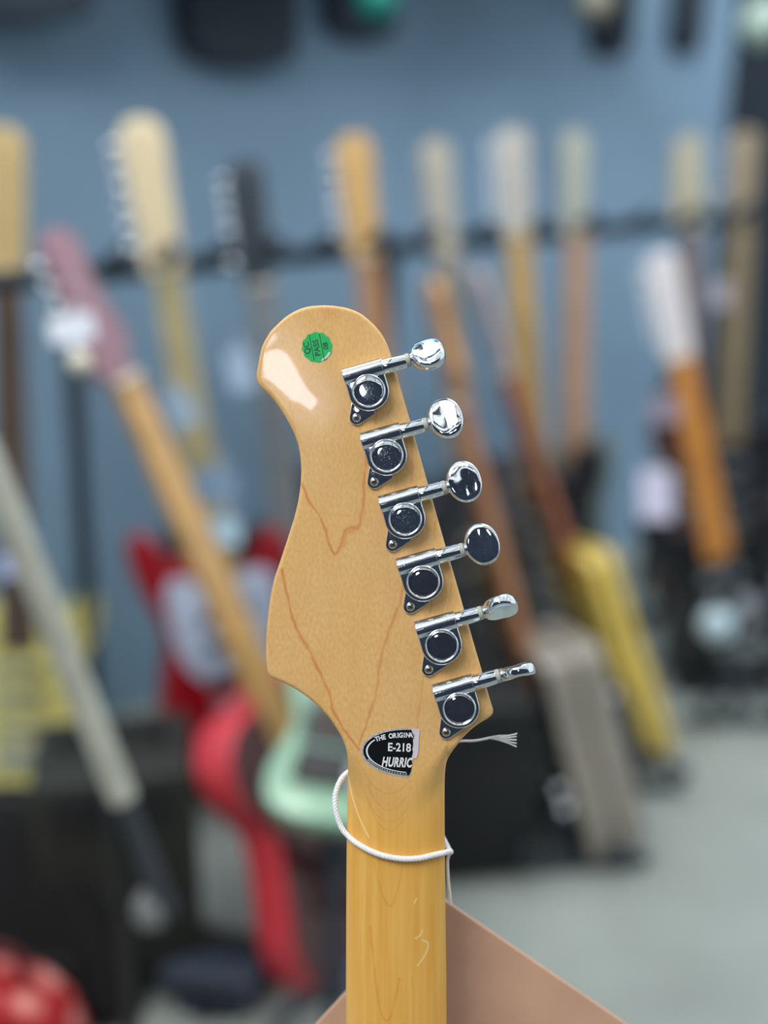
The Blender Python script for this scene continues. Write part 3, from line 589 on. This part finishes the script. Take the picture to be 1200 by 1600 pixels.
# ------------------------------------------------------------------ rack
rk = empty('guitar_rack', rackpt(600, .0)[0].to_3d()); tag(rk, 'long black padded rack behind the upright guitars', 'rack')
rubber = mat('black_foam', (44, 54, 64), .85)
def rl(px, off, z): q_, _, _ = rackpt(px, off); return Vector((q_.x, q_.y, z)) - rk.location
mb = MB(); mb.tube([rl(-60, .045, .885), rl(1290, .045, .885)], .015, 12); mb.build('rail', rubber, rk)
mb = MB(); mb.tube([rl(-60, .0, .02), rl(1290, .0, .02)], .018, 10); mb.build('base_rail', rubber, rk)
for px in (110, 640, 1130):
    mb = MB(); mb.tube([rl(px, .05, .885), rl(px, .12, .02)], .014, 8); mb.build('upright', rubber, rk)
for k in range(15):
    px = 60 + k * 84
    mb = MB(); mb.tube(spline([rl(px, .05, .885), rl(px, -.02, .90), rl(px, -.06, .925)], 4), .011, 8); mb.build('divider', rubber, rk)
# ------------------------------------------------------------------ price tags
def tagcard(label, px, py, d, wpx, hpx, rotz, col=(226, 232, 244), grp='paper price tags on the guitars'):
    o = P(px, py, d); e = empty('price_tag', o, (R(90) - PITCH, 0, 0)); tag(e, label, 'tag', grp)
    w_, h_ = wpx / FPX * d / 2, hpx / FPX * d / 2
    mb = MB(); mb.prism([(-w_, -h_), (w_, -h_), (w_, h_ * .8), (w_ * .6, h_), (-w_ * .6, h_), (-w_, h_ * .8)], -.0006, .0006); mb.xf(Matrix.Rotation(R(rotz), 4, 'Z')); mb.build('card', mat('card_%d_%d_%d' % col, col, .6), e, 0)
    mb = MB(); mb.tube(spline([(0, h_ * .9, 0), (w_ * .2, h_ * 1.3, -.01), (0, h_ * 1.9, -.03)], 4), .0008, 5); mb.xf(Matrix.Rotation(R(rotz), 4, 'Z')); mb.build('thread', strm, e)
    return e
# ------------------------------------------------------------------ cases, amplifiers and clutter
def amp(label, pl, w_, h_, d_, yaw, bodyc=(26, 28, 28), grille=(34, 36, 38), tilt=0, name='amplifier', cat='amplifier'):
    e = empty(name, pl, (R(tilt), 0, R(yaw))); tag(e, label, cat)
    bm_ = mat('vinyl_%d_%d_%d' % bodyc, bodyc, .6, bump=.2, nscale=200)
    mb = MB(); mb.box(-w_ / 2, w_ / 2, 0, d_, .012, h_, .012); mb.build('cabinet', bm_, e)
    mb = MB(); mb.xf(Matrix()); mb.box(-w_ / 2 + .025, w_ / 2 - .025, -.006, .004, .035, h_ - .08, .002); mb.build('grille', mat('cloth_%d_%d_%d' % grille, grille, .9, nscale=300), e)
    mb = MB(); mb.box(-w_ / 2 + .025, w_ / 2 - .025, -.004, .004, h_ - .07, h_ - .02, .001); mb.build('panel', silver if h_ > .5 else blackp, e)
    for k in range(5):
        mb = MB(); mb.lathe([(.008, 0), (.008, -.012), (.004, -.014)], 'y', 12, (-w_ / 2 + .06 + k * (w_ - .12) / 4, -.004, h_ - .045)); mb.build('knob', blackp, e)
    mb = MB(); mb.tube(spline([(-.06, d_ / 2, h_), (-.05, d_ / 2, h_ + .02), (.05, d_ / 2, h_ + .02), (.06, d_ / 2, h_)], 5), .006, 8); mb.build('handle', blackp, e)
    for sx in (-1, 1):
        for yy in (.04, d_ - .04):
            mb = MB(); mb.lathe([(.014, 0), (.014, .014)], 'z', 12, (sx * (w_ / 2 - .04), yy, 0)); mb.build('foot', blackp, e)
    return e
amp('black amplifier on the floor right behind the neck and cord', PZ(700, 1385), .26, .30, .2, 8)
amp('low black case on the floor beside the yellow leaning body', PZ(915, 1262), .14, .13, .12, 20, name='equipment_case', cat='case')
# gig bag: tall olive black soft case at the lower left
def gigbag(label, pb, w_, h_, t_, yaw, lean, col, z=0, name='gig_bag'):
    e = empty(name, pb, (R(lean), 0, R(yaw))); tag(e, label, 'bag')
    pts = [(-w_ / 2, .03), (-w_ / 2 * .9, 0), (w_ / 2 * .9, 0), (w_ / 2, .03), (w_ / 2 * .98, h_ * .3), (w_ / 2 * .8, h_ * .5), (w_ * .3, h_ * .7), (w_ * .22, h_ * .96), (0, h_), (-w_ * .22, h_ * .96), (-w_ * .3, h_ * .7), (-w_ / 2 * .8, h_ * .5), (-w_ / 2 * .98, h_ * .3)]
    fm = mat('nylon_%d_%d_%d' % col, col, .8, bump=.3, nscale=60)
    mb = MB(); mb.prism(spline(pts, 3, True), -t_ / 2, t_ / 2, t_ * .3); mb.xf(Matrix.Rotation(R(90), 4, 'X')); mb.build('shell', fm, e)
    mb = MB(); mb.box(-w_ * .3, w_ * .3, h_ * .08, h_ * .34, t_ / 2, t_ / 2 + .02, .008); mb.xf(Matrix.Rotation(R(90), 4, 'X')); mb.build('pocket', fm, e)
    mb = MB(); mb.tube([(p[0] * .97, -t_ / 2 + .004, p[1] * .97 + .01) for p in spline(pts, 3, True)], .004, 6); mb.build('zip', blackp, e)
    return e
gigbag('black gig bag behind the pale metal pole at the left', PZ(40, 1570), .30, .29, .08, -8, -12, (14, 14, 16))
gigbag('black gig bag leaning between the red and black guitars', PZ(350, 1235), .20, .50, .07, 30, -8, (18, 20, 22))
amp('olive-black speaker cabinet standing on the floor at the lower left', PZ(205, 1562), .20, .335, .16, 12, (42, 44, 38), (36, 38, 33), name='speaker_cabinet', cat='speaker')
# boom stand: pale tube with a dark lower half and end knob
pa, pb_ = P(-30, 690, 1.05), P(262, 1425, 1.22); pf = PZ(110, 1600)
po = empty('microphone_stand', pf); tag(po, 'microphone stand whose pale boom slants across the left side, its lower half dark', 'stand')
A_, B_ = pa - pf, pb_ - pf; vb = A_ - B_; t0 = .27
mb = MB(); mb.tube([B_ + vb * t0, A_], .0145, 14); mb.build('boom', mat('pale_metal', (190, 190, 176), .4, .1), po)
mb = MB(); mb.tube([B_, B_ + vb * (t0 + .02)], .0115, 14); mb.build('lower_boom', mat('dark_tube', (62, 68, 75), .4, .3), po)
mb = MB(); mb.lathe([(.004, -.02), (.016, -.014), (.02, 0), (.016, .014), (.004, .02)], 'z', 16, tuple(B_ + Vector((-.018, 0, .004)))); mb.build('knob', mat('grey_knob', (130, 132, 132), .5), po)
J = B_ + vb * .35
mb = MB(); mb.tube([(J.x, J.y, .01), (J.x, J.y, J.z)], .009, 12); mb.build('upright', blackp, po)
for k in range(3):
    g = 2.1 * k + .4; mb = MB(); mb.tube([(J.x, J.y, .06), (J.x + .13 * math.cos(g), J.y + .13 * math.sin(g), .008)], .007, 8); mb.build('leg', blackp, po)
tagcard('bright blue-white price tag hanging on the pinkish-red headstock', 112, 512, 1.24, 72, 44, 10)
tagcard('price tag hanging below the black rack headstock', 376, 578, 1.62, 42, 66, 12, (150, 172, 196))
tagcard('price tag right of the golden neck, highest of the left ones', 282, 638, 1.50, 44, 60, 28, (150, 172, 192))
tagcard('grey-blue price tag on the black gig bag, upper of two', 335, 758, 1.5, 70, 56, -6, (122, 148, 172))
tagcard('pale price tag on the black gig bag, lower of two', 346, 830, 1.48, 60, 44, -4, (176, 208, 228))
tagcard('large white price tag hanging on the brown edge-on body', 1025, 772, 2.0, 52, 82, 0, (206, 204, 226))
tagcard('small mauve price tag above the large white one', 1038, 640, 2.02, 46, 44, 0, (140, 128, 144))
tagcard('round-looking grey tag on the olive-beige neck', 1128, 460, 2.1, 34, 40, 0, (150, 142, 150))
tagcard('small blue tag hanging beside the pale pole', 28, 880, 1.3, 60, 40, 10, (160, 168, 205))
# green toy-like ornament, and pale balls standing in for blurred glints
def ball(name, label, cat, p, r, m):
    e = empty(name, p); tag(e, label, cat); mb = MB(); mb.lathe([(r * math.sin(t), -r * math.cos(t)) for t in [.05 + k * (math.pi - .1) / 12 for k in range(13)]], 'z', 20); mb.build('bulb', m, e, 60)
    mb = MB(); mb.lathe([(r * .25, r * .9), (r * .25, r * 1.2), (r * .1, r * 1.25)], 'z', 12); mb.build('cap', silver, e); return e
glare_gloss = mat('ivory_disc', (236, 228, 206), .25)
ball('bokeh_ball', 'ivory ball standing in for a blurred glint below the pinkish-red headstock', 'knob', P(124, 565, 1.22), .012, glare_gloss)
ball('bokeh_ball', 'large pale blue-white ball standing in for a blurred glint at right', 'knob', P(1120, 976, 1.98), .03, mat('pale_disc', (190, 214, 224), .3))
ball('bokeh_ball', 'dimmer grey ball beside the large pale one at right', 'knob', P(1168, 950, 2.05), .026, mat('grey_disc', (120, 126, 134), .4))
# things hanging at the top of the wall
def hang(label, x0, x1, yb_, d, col, name='hanging_gig_bag'):
    q0 = P(x0, yb_, d); q1 = P(x1, yb_, d); c = (q0 + q1) / 2; W = (q1 - q0).length; e = empty(name, c, (0, 0, math.atan2(dv.y, dv.x))); tag(e, label, 'bag')
    h_ = .9; pts = [(-W / 2, .08), (-W / 2 * .7, 0), (W / 2 * .7, 0), (W / 2, .08), (W / 2 * .9, h_ * .4), (W * .25, h_ * .8), (0, h_), (-W * .25, h_ * .8), (-W / 2 * .9, h_ * .4)]
    fm = mat('nylon_%d_%d_%d' % col, col, .8, bump=.3, nscale=60); mb = MB(); mb.prism(spline(pts, 3, True), -.05, .05, .02); mb.xf(Matrix.Rotation(R(90), 4, 'X')); mb.build('shell', fm, e)
    mb = MB(); mb.tube([(0, 0, h_ - .01), (0, 0, h_ + .1)], .006, 6); mb.build('loop', blackp, e)
    return e
hang('charcoal bag hanging at the top left of the wall', -90, 150, 30, 1.75, (72, 86, 100))
hang('black bag hanging high, left of the green ornament', 265, 470, 100, 2.05, (54, 64, 76))
hang('dark slate bag hanging high beside the green ornament', 480, 620, 60, 2.2, (62, 72, 86))
hang('slate grey bag hanging high right of the green ornament', 640, 790, 55, 2.4, (70, 82, 96))
hang('black bag hanging near the right end of the pale wall', 885, 985, 85, 2.62, (34, 44, 56))
hang('dark blue bag hanging beside the dark corner', 1020, 1090, 80, 2.75, (42, 54, 68))
shelf = empty('shade_shelf', rackpt(500, .2)[0].to_3d() + Vector((0, 0, 1.40))); tag(shelf, 'long dark shelf added high across the pale wall to shade its top', 'shelf')  # shelf added so its shadow darkens the top of the wall
qa, _, _ = rackpt(-300, .12); qb, _, _ = rackpt(1135, .12); qc, _, _ = rackpt(1135, .345); qd, _, _ = rackpt(-300, .345)
mb = MB(); mb.prism([(q_.x - shelf.location.x, q_.y - shelf.location.y) for q_ in (qa, qb, qc, qd)], 0, .03); mb.build('board', mat('shelf_grey', (62, 74, 88), .7), shelf, 0)
for k in range(4):
    q_, _, _ = rackpt(100 + k * 330, .3); mb = MB(); mb.tube([(q_.x - shelf.location.x, q_.y - shelf.location.y, 0), (q_.x - shelf.location.x + nv.x * .04, q_.y - shelf.location.y + nv.y * .04, -.1)], .008, 6); mb.build('bracket', mat('shelf_grey', (62, 74, 88), .7), shelf)
ball('ornament', 'small teal green ornament hanging at the top centre', 'ornament', P(590, 2, 1.9), .034, mat('teal', (0, 130, 118), .4))
ball('ornament', 'small beige ornament hanging at the top right', 'ornament', P(930, 4, 2.2), .034, mat('beige_ball', (150, 146, 130), .5))
ball('ornament', 'pale green-white ornament in the top right corner', 'ornament', P(1192, 36, 2.3), .045, mat('pale_ball', (190, 214, 200), .5))
# lower left: red patterned bag, blue-grey case, blue bar
e = empty('patterned_bag', PZ(20, 1690)); tag(e, 'red and pink patterned bag at the lower left corner', 'bag')
rp_ = D.materials.new('red_pattern'); rp_.use_nodes = True; n = rp_.node_tree; b = n.nodes['Principled BSDF']; v_ = n.nodes.new('ShaderNodeTexVoronoi'); v_.inputs['Scale'].default_value = 22; t2 = n.nodes.new('ShaderNodeTexCoord'); n.links.new(t2.outputs['Object'], v_.inputs['Vector'])
r2_ = n.nodes.new('ShaderNodeValToRGB'); r2_.color_ramp.elements[0].color = s2l((232, 150, 140)) + (1,); r2_.color_ramp.elements[0].position = .2; r2_.color_ramp.elements[1].color = s2l((165, 14, 22)) + (1,); r2_.color_ramp.elements[1].position = .5
n.links.new(v_.outputs['Distance'], r2_.inputs[0]); n.links.new(r2_.outputs[0], b.inputs['Base Color']); b.inputs['Roughness'].default_value = .7
mb = MB(); mb.prism(spline([(-.12, 0), (.07, 0), (.08, .08), (.05, .13), (0, .15), (-.1, .145), (-.13, .08)], 4, True), -.05, .05, .02); mb.xf(Matrix.Rotation(R(90), 4, 'X')); mb.build('shell', rp_, e)
mb = MB(); mb.tube(spline([(-.05, 0, .135), (-.04, 0, .19), (.02, 0, .19), (.03, 0, .135)], 5), .006, 8); mb.build('handle', mat('dark_red', (90, 14, 18), .6), e)
amp('small blue-grey pedal case on the floor at the lower left', PZ(325, 1585), .13, .06, .10, -12, (54, 64, 80), (50, 58, 72), name='pedal_case', cat='case')
e = empty('metal_bar', PZ(440, 1505)); tag(e, 'steel-blue metal bar lying on the floor below the coral body', 'bar')
mb = MB(); mb.box(-.15, .16, -.018, .018, 0, .016, .003); mb.xf(Matrix.Rotation(R(-10), 4, 'Z')); mb.build('bar', mat('steel_blue', (104, 124, 152), .4, .2), e)
# A-frame stands under the front row
def stand(label, px, py, yaw, w_=.24):
    e = empty('guitar_stand', PZ(px, py), (0, 0, R(yaw))); tag(e, label, 'stand')
    mb = MB(); mb.tube([(-w_ / 2, -.01, .012), (w_ / 2, -.01, .012)], .011, 10); mb.build('front_foot', rubber, e)
    mb = MB(); mb.tube([(0, -.01, .014), (0, .16, .30)], .011, 10); mb.build('post', rubber, e)
    for sx in (-1, 1):
        mb = MB(); mb.tube(spline([(0, .03, .07), (sx * .06, .0, .05), (sx * .07, -.05, .05), (sx * .07, -.06, .075)], 5), .009, 8); mb.build('arm', rubber, e)
        mb = MB(); mb.tube([(0, .12, .22), (sx * .1, .22, .01)], .009, 8); mb.build('rear_leg', rubber, e)
    return e
stand('black tube stand under the grey-taupe guitar', 880, 1352, 4, .26)
stand('black tube stand under the mint green guitar', 520, 1640, 0, .08)
stand('black tube stand under the yellow slim body', 985, 1235, 6, .16)
stand('black tube stand at the right edge under the black guitar', 1150, 1130, 0, .22)
